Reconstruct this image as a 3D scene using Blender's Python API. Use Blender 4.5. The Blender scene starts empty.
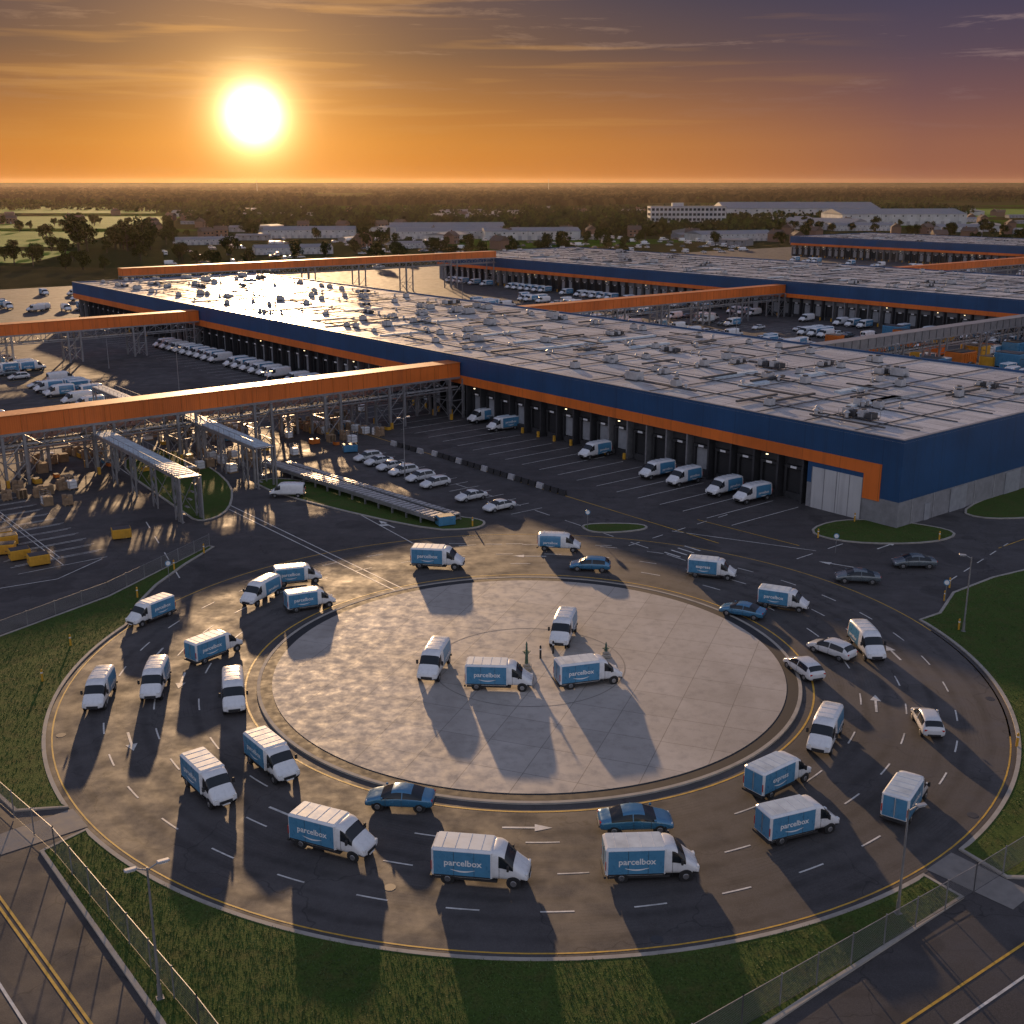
import bpy, bmesh, math, random
from mathutils import Vector, Matrix
from mathutils import noise as nz
R=random.Random(7)
sc=bpy.context.scene
COL=sc.collection
# ---------------------------------------------------------------- node helpers
def newmat(name):
    m=bpy.data.materials.new(name); m.use_nodes=True
    nt=m.node_tree; b=nt.nodes['Principled BSDF']
    return m,nt,b
def N(nt,t,**k):
    n=nt.nodes.new(t)
    for a,v in k.items(): setattr(n,a,v)
    return n
def mth(nt,op,a,b=None,c=None,clamp=False):
    n=nt.nodes.new('ShaderNodeMath'); n.operation=op; n.use_clamp=clamp
    for i,v in enumerate((a,b,c)):
        if v is None: continue
        if isinstance(v,(int,float)): n.inputs[i].default_value=v
        else: nt.links.new(v,n.inputs[i])
    return n.outputs[0]
def mixc(nt,f,a,b,mode='MIX'):
    n=nt.nodes.new('ShaderNodeMix'); n.data_type='RGBA'; n.blend_type=mode
    for s,v in ((n.inputs[0],f),(n.inputs[6],a),(n.inputs[7],b)):
        if isinstance(v,(int,float)): s.default_value=v
        elif isinstance(v,(tuple,list)): s.default_value=(v[0],v[1],v[2],1)
        else: nt.links.new(v,s)
    return n.outputs[2]
def noise(nt,vec,scale,detail=4,rough=.55,dist=0,cap=3.5):
    n=nt.nodes.new('ShaderNodeTexNoise'); n.inputs['Scale'].default_value=scale
    n.inputs['Detail'].default_value=min(cap,detail); n.inputs['Roughness'].default_value=rough
    n.inputs['Distortion'].default_value=dist
    if vec is not None: nt.links.new(vec,n.inputs['Vector'])
    return n.outputs['Fac']
def remap(nt,v,a,b,c=0,d=1):
    n=nt.nodes.new('ShaderNodeMapRange'); nt.links.new(v,n.inputs[0])
    for i,x in enumerate((a,b,c,d)): n.inputs[i+1].default_value=x
    return n.outputs[0]
def objco(nt,scale=None):
    t=N(nt,'ShaderNodeTexCoord')
    if scale is None: return t.outputs['Object']
    mp=N(nt,'ShaderNodeMapping'); mp.inputs['Scale'].default_value=scale
    nt.links.new(t.outputs['Object'],mp.inputs[0]); return mp.outputs[0]
def bump(nt,b,h,strength,dist):
    n=N(nt,'ShaderNodeBump'); n.inputs['Strength'].default_value=strength; n.inputs['Distance'].default_value=dist
    nt.links.new(h,n.inputs['Height']); nt.links.new(n.outputs[0],b.inputs['Normal'])
def simple(name,col,rough=.5,metal=0,var=.12,scale=1.5,coat=0,spec=None,dirt=0):
    m,nt,b=newmat(name)
    co=objco(nt); f=noise(nt,co,scale,3)
    lo=tuple(c*(1-var) for c in col); hi=tuple(min(1,c*(1+var)) for c in col)
    c=mixc(nt,remap(nt,f,.3,.7),lo,hi)
    if dirt:
        d=noise(nt,co,.5,4,.65); c=mixc(nt,remap(nt,d,.48,.75,0,dirt),c,tuple(x*.35+.02 for x in col))
    nt.links.new(c,b.inputs['Base Color'])
    b.inputs['Metallic'].default_value=metal
    nt.links.new(remap(nt,f,.3,.7,max(0,rough-.08),min(1,rough+.08)),b.inputs['Roughness'])
    if coat: b.inputs['Coat Weight'].default_value=coat
    return m
def emis(name,col,st):
    m,nt,b=newmat(name); b.inputs['Base Color'].default_value=(*col,1)
    b.inputs['Emission Color'].default_value=(*col,1); b.inputs['Emission Strength'].default_value=st; return m
CX,CY=1.5,95.5
# ---------------------------------------------------------------- materials
def asphalt(name,base,ring=False):
    m,nt,b=newmat(name); co=objco(nt)
    big=noise(nt,co,.035,5,.6,.6); mid=noise(nt,co,.35,6,.65); fine=noise(nt,co,14,2,.7)
    lo=tuple(x*.62 for x in base); hi=tuple(x*1.5 for x in base)
    c=mixc(nt,remap(nt,big,.3,.7),lo,hi)
    c=mixc(nt,remap(nt,mid,.35,.75,0,.55),c,tuple(x*.5 for x in base))
    c=mixc(nt,remap(nt,fine,.35,.7,0,.5),c,tuple(x*1.9 for x in base))
    if ring:
        s=N(nt,'ShaderNodeVectorMath',operation='DISTANCE'); nt.links.new(co,s.inputs[0]); s.inputs[1].default_value=(CX,CY,.03)
        r=mth(nt,'ADD',s.outputs['Value'],mth(nt,'MULTIPLY',big,3))
        tr=mth(nt,'SINE',mth(nt,'MULTIPLY',r,3.3))
        tm=mth(nt,'MULTIPLY',remap(nt,tr,.0,1),remap(nt,mid,.35,.65,.15,.6))
        c=mixc(nt,tm,c,tuple(x*.48 for x in base))
        tr2=mth(nt,'SINE',mth(nt,'MULTIPLY',r,21)); 
        c=mixc(nt,mth(nt,'MULTIPLY',remap(nt,tr2,.8,1),remap(nt,noise(nt,co,.2,2),.5,.7,0,.5)),c,(.014,.014,.014))
    else:
        w=noise(nt,objco(nt,(.05,.6,1)),1.0,3); c=mixc(nt,remap(nt,w,.5,.7,0,.4),c,tuple(x*.55 for x in base))
        pt=noise(nt,co,.11,2,.4); c=mixc(nt,remap(nt,pt,.60,.615,0,.45),c,tuple(x*.5 for x in base))
    v=N(nt,'ShaderNodeTexVoronoi'); v.feature='DISTANCE_TO_EDGE'; v.inputs['Scale'].default_value=.09
    mp=N(nt,'ShaderNodeVectorMath',operation='ADD'); 
    ns=N(nt,'ShaderNodeTexNoise'); ns.inputs['Scale'].default_value=.5; nt.links.new(co,ns.inputs['Vector'])
    sc_=N(nt,'ShaderNodeVectorMath',operation='SCALE'); nt.links.new(ns.outputs['Color'],sc_.inputs[0]); sc_.inputs['Scale'].default_value=3
    nt.links.new(co,mp.inputs[0]); nt.links.new(sc_.outputs[0],mp.inputs[1]); nt.links.new(mp.outputs[0],v.inputs['Vector'])
    cr=remap(nt,v.outputs['Distance'],.0,.006,.6,0)
    c=mixc(nt,cr,c,(.012,.012,.013))
    nt.links.new(c,b.inputs['Base Color'])
    nt.links.new(remap(nt,mid,.3,.7,.55,.85),b.inputs['Roughness']); b.inputs['Specular IOR Level'].default_value=.4 if ring else .34
    bump(nt,b,fine,.35,.01)
    return m
M={}
M['asphalt']=asphalt('asphalt',(.062,.056,.055))
M['asphalt_ring']=asphalt('asphalt_ring',(.066,.060,.058),True)
def conc():
    m,nt,b=newmat('concrete_slab'); co=objco(nt)
    big=noise(nt,co,.09,6,.65,1.2); mid=noise(nt,co,.9,6,.7); fine=noise(nt,co,12,2)
    c=mixc(nt,remap(nt,big,.3,.72),(.34,.305,.27),(.50,.455,.41))
    c=mixc(nt,remap(nt,mid,.48,.8,0,.55),c,(.22,.20,.18))
    c=mixc(nt,remap(nt,fine,.4,.7,0,.25),c,(.56,.52,.47))
    br=N(nt,'ShaderNodeTexBrick'); br.inputs['Scale'].default_value=1; br.offset=0
    br.inputs['Brick Width'].default_value=4.2; br.inputs['Row Height'].default_value=4.2; br.inputs['Mortar Size'].default_value=.035
    br.inputs['Color1'].default_value=(1,1,1,1); br.inputs['Color2'].default_value=(.84,.84,.84,1); br.inputs['Mortar'].default_value=(.45,.45,.45,1)
    mp=N(nt,'ShaderNodeMapping'); mp.inputs['Rotation'].default_value=(0,0,.35); nt.links.new(co,mp.inputs[0]); nt.links.new(mp.outputs[0],br.inputs['Vector'])
    c=mixc(nt,.85,c,br.outputs['Color'],'MULTIPLY')
    w=noise(nt,objco(nt,(1,.12,1)),.25,2); c=mixc(nt,remap(nt,w,.55,.7,0,.3),c,(.18,.16,.145))
    nt.links.new(c,b.inputs['Base Color']); nt.links.new(remap(nt,mid,.3,.7,.55,.85),b.inputs['Roughness']); bump(nt,b,fine,.3,.01)
    return m
M['conc']=conc()
def grass(name,a,b_,c_):
    m,nt,b=newmat(name); co=objco(nt)
    big=noise(nt,co,.05,5,.6,.8); mid=noise(nt,co,.7,5,.7); fine=noise(nt,co,7,3,.8)
    c=mixc(nt,remap(nt,big,.32,.68),a,b_)
    c=mixc(nt,remap(nt,mid,.45,.75,0,.75),c,c_)
    c=mixc(nt,remap(nt,fine,.4,.7,0,.6),c,tuple(x*.3 for x in a))
    nt.links.new(c,b.inputs['Base Color']); b.inputs['Roughness'].default_value=.9
    b.inputs['Specular IOR Level'].default_value=.1
    bump(nt,b,fine,.9,.12); return m
M['grass']=grass('grass',(.055,.100,.020),(.090,.135,.032),(.12,.105,.038))
M['blade']=simple('grass_blade',(.065,.115,.026),.7,var=.5,scale=.4)
def terrain():
    m,nt,b=newmat('countryside'); co=objco(nt)
    v=N(nt,'ShaderNodeTexVoronoi'); v.inputs['Scale'].default_value=.0042; nt.links.new(co,v.inputs['Vector'])
    sep=N(nt,'ShaderNodeSeparateColor'); nt.links.new(v.outputs['Color'],sep.inputs[0])
    c=mixc(nt,sep.outputs[0],(.032,.042,.014),(.080,.066,.032))
    c=mixc(nt,remap(nt,sep.outputs[1],.55,.65),c,(.055,.11,.012))
    n1=noise(nt,co,.02,6,.65); c=mixc(nt,remap(nt,n1,.4,.7,0,.8),c,(.022,.026,.011))
    n2=noise(nt,co,.3,5,.7); c=mixc(nt,remap(nt,n2,.45,.7,0,.5),c,(.06,.05,.035))
    nt.links.new(c,b.inputs['Base Color']); b.inputs['Roughness'].default_value=1; b.inputs['Specular IOR Level'].default_value=0
    return m
M['terrain']=terrain()
def roofm():
    m,nt,b=newmat('roof_membrane'); co=objco(nt)
    mp=N(nt,'ShaderNodeMapping'); mp.inputs['Rotation'].default_value=(0,0,-math.atan2(.777,-.628)); nt.links.new(co,mp.inputs[0])
    big=noise(nt,co,.05,6,.65,.5); mid=noise(nt,co,.6,6,.7)
    mp4=N(nt,'ShaderNodeMapping'); mp4.inputs['Scale'].default_value=(.05,.7,1); nt.links.new(mp.outputs[0],mp4.inputs[0])
    streak=noise(nt,mp4.outputs[0],1,4,.7)
    c=mixc(nt,remap(nt,big,.3,.7),(.56,.55,.54),(.80,.78,.76))
    c=mixc(nt,remap(nt,mid,.44,.74,0,.55),c,(.28,.27,.26))
    c=mixc(nt,remap(nt,streak,.52,.74,0,.6),c,(.2,.19,.19))
    br=N(nt,'ShaderNodeTexBrick'); br.inputs['Scale'].default_value=1; br.offset=.5
    br.inputs['Brick Width'].default_value=12; br.inputs['Row Height'].default_value=3; br.inputs['Mortar Size'].default_value=.09
    br.inputs['Color1'].default_value=(1,1,1,1); br.inputs['Color2'].default_value=(.78,.78,.79,1); br.inputs['Mortar'].default_value=(.3,.3,.3,1)
    nt.links.new(mp.outputs[0],br.inputs['Vector'])
    c=mixc(nt,.9,c,br.outputs['Color'],'MULTIPLY')
    nt.links.new(c,b.inputs['Base Color']); nt.links.new(remap(nt,mid,.3,.7,.2,.46),b.inputs['Roughness'])
    b.inputs['Specular IOR Level'].default_value=.8; b.inputs['Specular Tint'].default_value=(1,.86,.7,1)
    bump(nt,b,mid,.3,.05); return m
M['roof']=roofm()
def cladding(name,col):
    m,nt,b=newmat(name); co=objco(nt)
    sep=N(nt,'ShaderNodeSeparateXYZ'); nt.links.new(co,sep.inputs[0])
    a=mth(nt,'ADD',mth(nt,'MULTIPLY',sep.outputs[0],-.628),mth(nt,'MULTIPLY',sep.outputs[1],.777))
    a2=mth(nt,'ADD',mth(nt,'MULTIPLY',sep.outputs[0],.777),mth(nt,'MULTIPLY',sep.outputs[1],.628))
    s=mth(nt,'ADD',a,a2)
    fr=mth(nt,'FRACT',mth(nt,'MULTIPLY',s,.1667)); seam=remap(nt,mth(nt,'ABSOLUTE',mth(nt,'SUBTRACT',fr,.5)),.488,.5,0,.6)
    big=noise(nt,co,.12,4); st=noise(nt,objco(nt,(1,1,.08)),1.2,4)
    c=mixc(nt,remap(nt,big,.3,.7),tuple(x*.82 for x in col),tuple(x*1.18 for x in col))
    c=mixc(nt,remap(nt,st,.5,.75,0,.4),c,tuple(x*.5+.01 for x in col))
    c=mixc(nt,seam,c,tuple(x*.3 for x in col))
    nt.links.new(c,b.inputs['Base Color']); b.inputs['Roughness'].default_value=.42
    rb=mth(nt,'SINE',mth(nt,'MULTIPLY',s,20)); bump(nt,b,rb,.15,.03); return m
M['blue']=cladding('blue_cladding',(.016,.070,.175))
M['orange']=cladding('orange_cladding',(.74,.17,.025))
M['white_clad']=cladding('white_cladding',(.5,.5,.5))
M['greywall']=simple('grey_wall',(.24,.24,.25),.7,dirt=.4)
M['dark']=simple('dark_recess',(.02,.02,.022),.7)
M['steel']=simple('galvanised_steel',(.32,.32,.33),.45,.6,dirt=.4)
M['steeldk']=simple('dark_steel',(.07,.07,.075),.5,.5)
M['door']=simple('dock_door',(.30,.31,.33),.5,dirt=.3)
M['kerb']=simple('kerb_concrete',(.36,.33,.29),.8,dirt=.5)
M['white_line']=simple('white_road_paint',(.64,.62,.58),.6,var=.2,scale=3,dirt=.85)
M['yellow_line']=simple('yellow_road_paint',(.62,.36,.04),.6,var=.2,scale=3,dirt=.8)
M['path']=simple('path_concrete',(.24,.22,.20),.8,dirt=.5)
M['vwhite']=simple('van_white_paint',(.74,.75,.76),.28,var=.05,coat=.5,dirt=.2)
M['vblue']=simple('van_blue_paint',(.075,.245,.41),.32,var=.08,coat=.4,dirt=.2)
M['vtop']=simple('van_box_roof',(.50,.58,.64),.5,var=.1,dirt=.4)
M['cblue']=simple('car_blue_paint',(.05,.20,.36),.22,.3,var=.04,coat=1)
M['cwhite']=simple('car_white_paint',(.66,.67,.68),.25,var=.03,coat=1)
M['cgrey']=simple('car_grey_paint',(.14,.17,.19),.25,.4,var=.03,coat=1)
M['glass']=simple('dark_glass',(.015,.02,.025),.08,var=.1)
M['tyre']=simple('tyre_rubber',(.018,.018,.018),.85)
M['hub']=simple('wheel_hub',(.35,.35,.36),.35,.8)
M['plastic']=simple('black_plastic',(.025,.025,.027),.6)
M['lampglass']=simple('headlamp_glass',(.75,.76,.75),.1)
M['taillamp']=simple('tail_lamp',(.5,.02,.015),.2)
M['letter']=simple('white_lettering',(.78,.78,.78),.5,var=.02)
M['hvac']=simple('hvac_metal',(.46,.46,.47),.45,.3,dirt=.5)
M['hvacdk']=simple('hvac_grille',(.06,.06,.065),.6)
M['yellow']=simple('yellow_paint',(.62,.33,.03),.5,dirt=.4)
M['orangep']=simple('orange_paint',(.6,.16,.02),.5,dirt=.4)
M['green']=simple('verdigris',(.06,.12,.09),.6,.3)
M['bark']=simple('bark',(.06,.045,.03),.9)
M['card']=simple('cardboard',(.30,.20,.12),.8,var=.25)
M['wood']=simple('pallet_wood',(.28,.19,.11),.8,var=.25)
def leafm(name,a,b2,sc=.6):
    m,nt,b=newmat(name); co=objco(nt)
    c=mixc(nt,remap(nt,noise(nt,co,sc,3),.35,.65),a,b2)
    nt.links.new(c,b.inputs['Base Color']); b.inputs['Roughness'].default_value=.9; b.inputs['Specular IOR Level'].default_value=0; return m
M['leaf']=leafm('foliage',(.035,.05,.012),(.08,.085,.025))
M['leafdk']=leafm('foliage_dark',(.018,.026,.010),(.045,.045,.018))
M['far1']=leafm('far_foliage',(.012,.014,.009),(.036,.032,.020),.01)
M['far2']=leafm('far_foliage_light',(.032,.030,.016),(.075,.060,.032),.01)
M['brick']=simple('brick_wall',(.22,.13,.09),.85)
M['tile']=simple('roof_tile',(.12,.08,.06),.8)
M['lit']=emis('lamp_lens',(1,.75,.4),4)
M['field']=grass('field_green',(.080,.19,.010),(.12,.25,.016),(.08,.14,.015))
# ---------------------------------------------------------------- mesh builder
class MB:
    def __init__(s): s.v=[];s.f=[];s.m=[];s.mats=[];s.T=None;s.sm=[]
    def mi(s,k):
        if k not in s.mats: s.mats.append(k)
        return s.mats.index(k)
    def add(s,vs,fs,mat,smooth=False,T=None):
        o=len(s.v)
        for p in vs:
            p=Vector(p)
            if T is not None: p=T@p
            if s.T is not None: p=s.T@p
            s.v.append(p[:])
        for i,f in enumerate(fs):
            s.f.append([o+j for j in f]); s.m.append(s.mi(mat if isinstance(mat,str) else mat[i])); s.sm.append(smooth)
    def box(s,x0,x1,y0,y1,z0,z1,mat,T=None):
        vs=[(x,y,z) for z in(z0,z1) for y in(y0,y1) for x in(x0,x1)]
        s.add(vs,[(0,2,3,1),(4,5,7,6),(0,1,5,4),(2,6,7,3),(0,4,6,2),(1,3,7,5)],mat,T=T)
    def cbox(s,x0,x1,y0,y1,z0,z1,mat,c=.08,T=None):
        vs=[];
        for (z,i) in((z0,c),(z0+c,0),(z1-c,0),(z1,c)):
            vs+=[(x0+i+c,y0+i,z),(x1-i-c,y0+i,z),(x1-i,y0+i+c,z),(x1-i,y1-i-c,z),(x1-i-c,y1-i,z),(x0+i+c,y1-i,z),(x0+i,y1-i-c,z),(x0+i,y0+i+c,z)]
        fs=[tuple(range(7,-1,-1)),tuple(range(24,32))]
        for l in range(3):
            for k in range(8): a=l*8+k;b=l*8+(k+1)%8; fs.append((a,b,b+8,a+8))
        s.add(vs,fs,mat,T=T)
    def cyl(s,p0,p1,r0,r1,n,mat,smooth=True,caps=True):
        p0=Vector(p0);p1=Vector(p1);d=(p1-p0).normalized()
        a=d.orthogonal().normalized(); b=d.cross(a)
        vs=[];
        for p,r in((p0,r0),(p1,r1)):
            for i in range(n):
                t=2*math.pi*i/n; vs.append(p+a*(r*math.cos(t))+b*(r*math.sin(t)))
        fs=[(i,(i+1)%n,n+(i+1)%n,n+i) for i in range(n)]
        s.add(vs,fs,mat,smooth)
        if caps: s.add(vs,[tuple(range(n-1,-1,-1)),tuple(range(n,2*n))],mat)
    def beam(s,p0,p1,w,mat): s.cyl(p0,p1,w*.7,w*.7,4,mat,False)
    def mesh(s,name):
        me=bpy.data.meshes.new(name); me.from_pydata(s.v,[],s.f)
        for k in s.mats: me.materials.append(M[k])
        me.polygons.foreach_set('material_index',s.m); me.polygons.foreach_set('use_smooth',s.sm); me.update(); return me
    def obj(s,name,loc=(0,0,0),rot=0):
        return place(s.mesh(name),name,loc,rot)
def place(me,name,loc=(0,0,0),rot=0,scale=1,rx=0):
    o=bpy.data.objects.new(name,me); COL.objects.link(o); o.location=loc; o.rotation_euler=(rx,0,rot)
    if scale!=1: o.scale=(scale,)*3
    return o
O=Vector((48.4,138,0)); U=Vector((-.6284,.7779,0)); V=Vector((.7779,.6284,0))
LM=Matrix(((U.x,V.x,0,O.x),(U.y,V.y,0,O.y),(0,0,1,0),(0,0,0,1)))
def uv(u,v,z=0): return O+U*u+V*v+Vector((0,0,z))
ANGU=math.atan2(U.y,U.x); ANGV=math.atan2(V.y,V.x)
# ---------------------------------------------------------------- ground
def sheet(name,pts,z,mat):
    bm=bmesh.new(); vs=[bm.verts.new((p[0],p[1],z)) for p in pts]; f=bm.faces.new(vs)
    bm.normal_update()
    if f.normal.z<0: f.normal_flip()
    bmesh.ops.triangulate(bm,faces=bm.faces[:])
    me=bpy.data.meshes.new(name); bm.to_mesh(me); bm.free(); me.materials.append(M[mat]); return place(me,name)
sheet('ground',[(-30000,-3000),(30000,-3000),(30000,60000),(-30000,60000)],0,'terrain')
site=[uv(-260,-230),uv(420,-170),uv(420,560),uv(-420,560),uv(-420,-230)]
sheet('yard_asphalt',site,.02,'asphalt')
def annulus(mb,r0,r1,a0,a1,z,mat,n=160):
    vs=[];fs=[]
    for i in range(n+1):
        t=math.radians(a0+(a1-a0)*i/n)
        for r in(r0,r1): vs.append((CX+r*math.cos(t),CY+r*math.sin(t),z))
    for i in range(n): fs.append((2*i,2*i+1,2*i+3,2*i+2))
    mb.add(vs,fs,mat)
mb=MB(); annulus(mb,24.0,40.6,0,360,.032,'asphalt_ring',200); mb.obj('roundabout_road')
mb=MB()
n=200
def disc(mb,r,z,mat,n=200): mb.add([(CX+r*math.cos(2*math.pi*i/n),CY+r*math.sin(2*math.pi*i/n),z) for i in range(n)],[tuple(range(n))],mat)
disc(mb,22.7,.16,'conc')
mb.obj('central_island')
mb=MB(); annulus(mb,22.7,23.7,0,360,.13,'dark'); annulus(mb,23.7,24.0,0,360,.15,'kerb')
vs=[];fs=[]
for i in range(n):
    t=2*math.pi*i/n
    for r,z in((24.0,.15),(24.03,.0),(23.7,.15),(23.7,.13),(22.7,.13),(22.7,.16)): vs.append((CX+r*math.cos(t),CY+r*math.sin(t),z))
for i in range(n):
    j=(i+1)%n
    for k in(0,2,4): fs.append((6*i+k,6*j+k,6*j+k+1,6*i+k+1))
mb.add(vs,fs,'kerb'); mb.obj('island_kerb')
mb=MB(); annulus(mb,8.6,8.72,0,360,.17,'path'); mb.obj('paving_inlay')
# lawns
def arc(r,a0,a1,n=40): return [(CX+r*math.cos(math.radians(a0+(a1-a0)*i/n)),CY+r*math.sin(math.radians(a0+(a1-a0)*i/n))) for i in range(n+1)]
kerbmb=MB()
def smoothpoly(pts,it=2):
    for _ in range(it):
        q=[]
        for i in range(len(pts)):
            a=Vector(pts[i][:2]);b=Vector(pts[(i+1)%len(pts)][:2]); q+=[a*.75+b*.25,a*.25+b*.75]
        pts=q
    return [(p[0],p[1]) for p in pts]
BL=MB(); RB=random.Random(11)
def inside(x,y,P):
    c=False; n=len(P); j=n-1
    for i in range(n):
        if (P[i].y>y)!=(P[j].y>y) and x<(P[j].x-P[i].x)*(y-P[i].y)/(P[j].y-P[i].y)+P[i].x: c=not c
        j=i
    return c
def lawn(pts,dens=0,name='lawn',mat='grass',kw=.3):
    P=[Vector((p[0],p[1],0)) for p in pts]; n=len(P)
    area=sum(P[i].x*P[(i+1)%n].y-P[(i+1)%n].x*P[i].y for i in range(n))
    if area<0: P.reverse()
    inn=[]
    for i in range(n):
        d1=(P[i]-P[i-1]).normalized(); d2=(P[(i+1)%n]-P[i]).normalized(); d=(d1+d2)
        if d.length<1e-3: d=d2
        d.normalize(); nn=Vector((-d.y,d.x,0)); inn.append(P[i]+nn*kw)
    vs=[];fs=[]
    for i in range(n): vs+=[P[i],P[i]+Vector((0,0,.14)),inn[i]+Vector((0,0,.14)),inn[i]+Vector((0,0,.10))]
    for i in range(n):
        j=(i+1)%n
        for k in range(3): fs.append((4*i+k,4*j+k,4*j+k+1,4*i+k+1))
    kerbmb.add(vs,fs,'kerb')
    sheet(name,[(p.x,p.y) for p in inn],.11,mat)
    if dens:
        x0,x1=max(-50,min(p.x for p in inn)),min(62,max(p.x for p in inn)); y0,y1=max(38,min(p.y for p in inn)),max(p.y for p in inn)
        vv=[];ff=[]
        for _ in range(int((x1-x0)*(y1-y0)*dens)):
            x=RB.uniform(x0,x1);y=RB.uniform(y0,y1)
            if abs(x)>.5*y or not inside(x,y,inn): continue
            for q in range(2):
                a=RB.uniform(0,6.28); h=RB.uniform(.04,.13); w=RB.uniform(.02,.04); lx,ly=RB.gauss(0,.05),RB.gauss(0,.05); k=len(vv)
                xx=x+RB.gauss(0,.05); yy=y+RB.gauss(0,.05)
                vv+=[(xx-w*math.cos(a),yy-w*math.sin(a),.105),(xx+w*math.cos(a),yy+w*math.sin(a),.105),(xx+lx,yy+ly,.11+h)]; ff.append((k,k+1,k+2))
        BL.add(vv,ff,'blade')
L_left=arc(40.6,217,166,50)+[(-38.6,111),(-38.4,117),(-37.2,124),(-35.6,130.5),(-36.4,130.8),(-42.6,113.4),(-49.5,102),(-62,88),(-80,70),(-60,62),(-42.5,78.5),(-34.5,70.5)]
L_front=arc(40.6,222,307,70)+[(27.6,60.6),(17.5,52.8),(5,43),(-4,30),(-8,36),(-19,50.6),(-30.8,65.6)]
L_right=arc(40.6,313,376,50)+[(43.2,108.6),(46.8,114.6),(53,119.5),(62,124.5),(85,131),(110,120),(110,80),(60,60),(34,62.5),(31,62.6)]
for q,dn in((L_left,14),(L_front,28),(L_right,12)): lawn(q,dn)
lawn(smoothpoly([(36.2,136.6),(42.1,142.4),(50.5,141.2),(56.4,136.3),(51,131.6),(40.6,131.6)]),8)
lawn(smoothpoly([(58.7,146.7),(78,163),(92,158),(73,144),(61,141.5)]))
lawn(smoothpoly([(-40.2,160.5),(-32,165),(-8.1,143.8),(-3,141.8),(-4.0,137.6),(-11.6,137.2)]))
lawn(smoothpoly([(8.4,140.2),(16.4,140.4),(17.6,137.8),(13,136),(9.4,136.3)]))
lawn(smoothpoly([(-63,174),(-57,186),(-41,163),(-37,146),(-40,140),(-44,146)]))
kerbmb.obj('kerb'); BL.obj('grass')
for a in(219.5,310):
    t=math.radians(a); d=Vector((math.cos(t),math.sin(t),0)); s=Vector((-d.y,d.x,0)); c=Vector((CX,CY,0))
    sheet('path',[c+d*40.4+s*1.5,c+d*40.4-s*1.5,c+d*46-s*1.3,c+d*46+s*1.3],.045,'path')
# ---------------------------------------------------------------- markings
wm=MB(); ym=MB()
def line(mb,p0,p1,w,mat,z=.044,dash=None):
    p0=Vector((p0[0],p0[1],0));p1=Vector((p1[0],p1[1],0)); d=p1-p0; Ln=d.length; d.normalize(); s=Vector((-d.y,d.x,0))*w/2
    segs=[(0,Ln)] if not dash else [(k,min(Ln,k+dash[0])) for k in [i*(dash[0]+dash[1]) for i in range(int(Ln/(dash[0]+dash[1]))+1)]]
    for a,b in segs:
        if b-a<.2: continue
        A=p0+d*a;B=p0+d*b
        mb.add([(A+s)+Vector((0,0,z)),(A-s)+Vector((0,0,z)),(B-s)+Vector((0,0,z)),(B+s)+Vector((0,0,z))],[(0,1,2,3)],mat)
annulus(ym,24.9,25.06,0,360,.042,'yellow_line')
annulus(ym,40.1,40.22,-20,372,.042,'yellow_line')
for r,nn,fr in((28.8,24,.3),(32.4,36,.36),(36.3,40,.36)):
    for i in range(nn):
        a=360*i/nn+r
        if r<30 and 100<a%360<160: continue
        annulus(wm,r-.065,r+.065,a,a+360/nn*fr,.044,'white_line',6)
def arrow(x,y,ang,L=4,z=.045,bend=0):
    T=Matrix.Translation((x,y,0))@Matrix.Rotation(ang,4,'Z')
    wm.add([(-L/2,-.1,z),(L*.15,-.1,z),(L*.15,.1,z),(-L/2,.1,z)],[(0,1,2,3)],'white_line',T=T)
    wm.add([(L*.15,-.45,z),(L/2,0,z),(L*.15,.45,z)],[(0,1,2)],'white_line',T=T)
    if bend: wm.add([(-L*.2,.12,z),(0,.12,z),(L*.12,1.0,z),(-L*.08,1.0,z)],[(0,1,2,3)],'white_line',T=T)
for a,r in((269,27),(205,34.5),(186,30.6),(176,34.4),(345,30),(5,34),(236,30.5)):
    t=math.radians(a); arrow(CX+r*math.cos(t),CY+r*math.sin(t),t+math.pi/2,3.4)
line(wm,(-40.4,150.2),(-11.9,114.5),.15,'white_line'); line(wm,(-39.6,150.8),(-11.1,115.1),.15,'white_line')
line(wm,(-47,141),(-36.5,119),.14,'white_line',dash=(3,4))
line(wm,(-30,160),(-12,132),.14,'white_line')
line(wm,(-12,132),(14,131),.14,'white_line',dash=(2,2.4))
line(wm,(14,131),(30,146),.14,'white_line',dash=(2,2.4))
line(wm,(33,126),(62,150),.14,'white_line',dash=(3,3)); line(wm,(20,137),(36,129),.14,'white_line')
line(ym,(34.5,131),(24,142),.14,'yellow_line'); line(ym,(58,130),(86,152),.14,'yellow_line')
line(wm,(48,118.5),(60,132),.14,'white_line',dash=(2,2)); 
for k in range(4): line(wm,(18+.9*k,128.5+.8*k),(19.6+.9*k,126.6+.8*k),.25,'white_line')
arrow(37,124,2.6); arrow(45,131,.7); arrow(2,127,3.1); arrow(-16,140,2.2,bend=1); arrow(47,108,1.3)
for u in [14+4.2*i for i in range(66)]:
    line(wm,uv(u,-1.5),uv(u,-15),.14,'white_line')
a=uv(10,-22);b=uv(90,-22);line(ym,a,b,.15,'yellow_line'); line(wm,uv(8,-30),uv(92,-30),.14,'white_line',dash=(3,3))
def bays(p,d,nb,pitch,L,mb=wm,double=False,mt='white_line'):
    p=Vector((p[0],p[1],0)); d=Vector((d[0],d[1],0)).normalized(); s=Vector((-d.y,d.x,0))
    for i in range(nb+1):
        a=p+d*pitch*i; line(mb,a-(s*L if double else s*0),a+s*L,.12,mt)
    if double: line(mb,p,p+d*pitch*nb,.12,mt)
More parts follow.
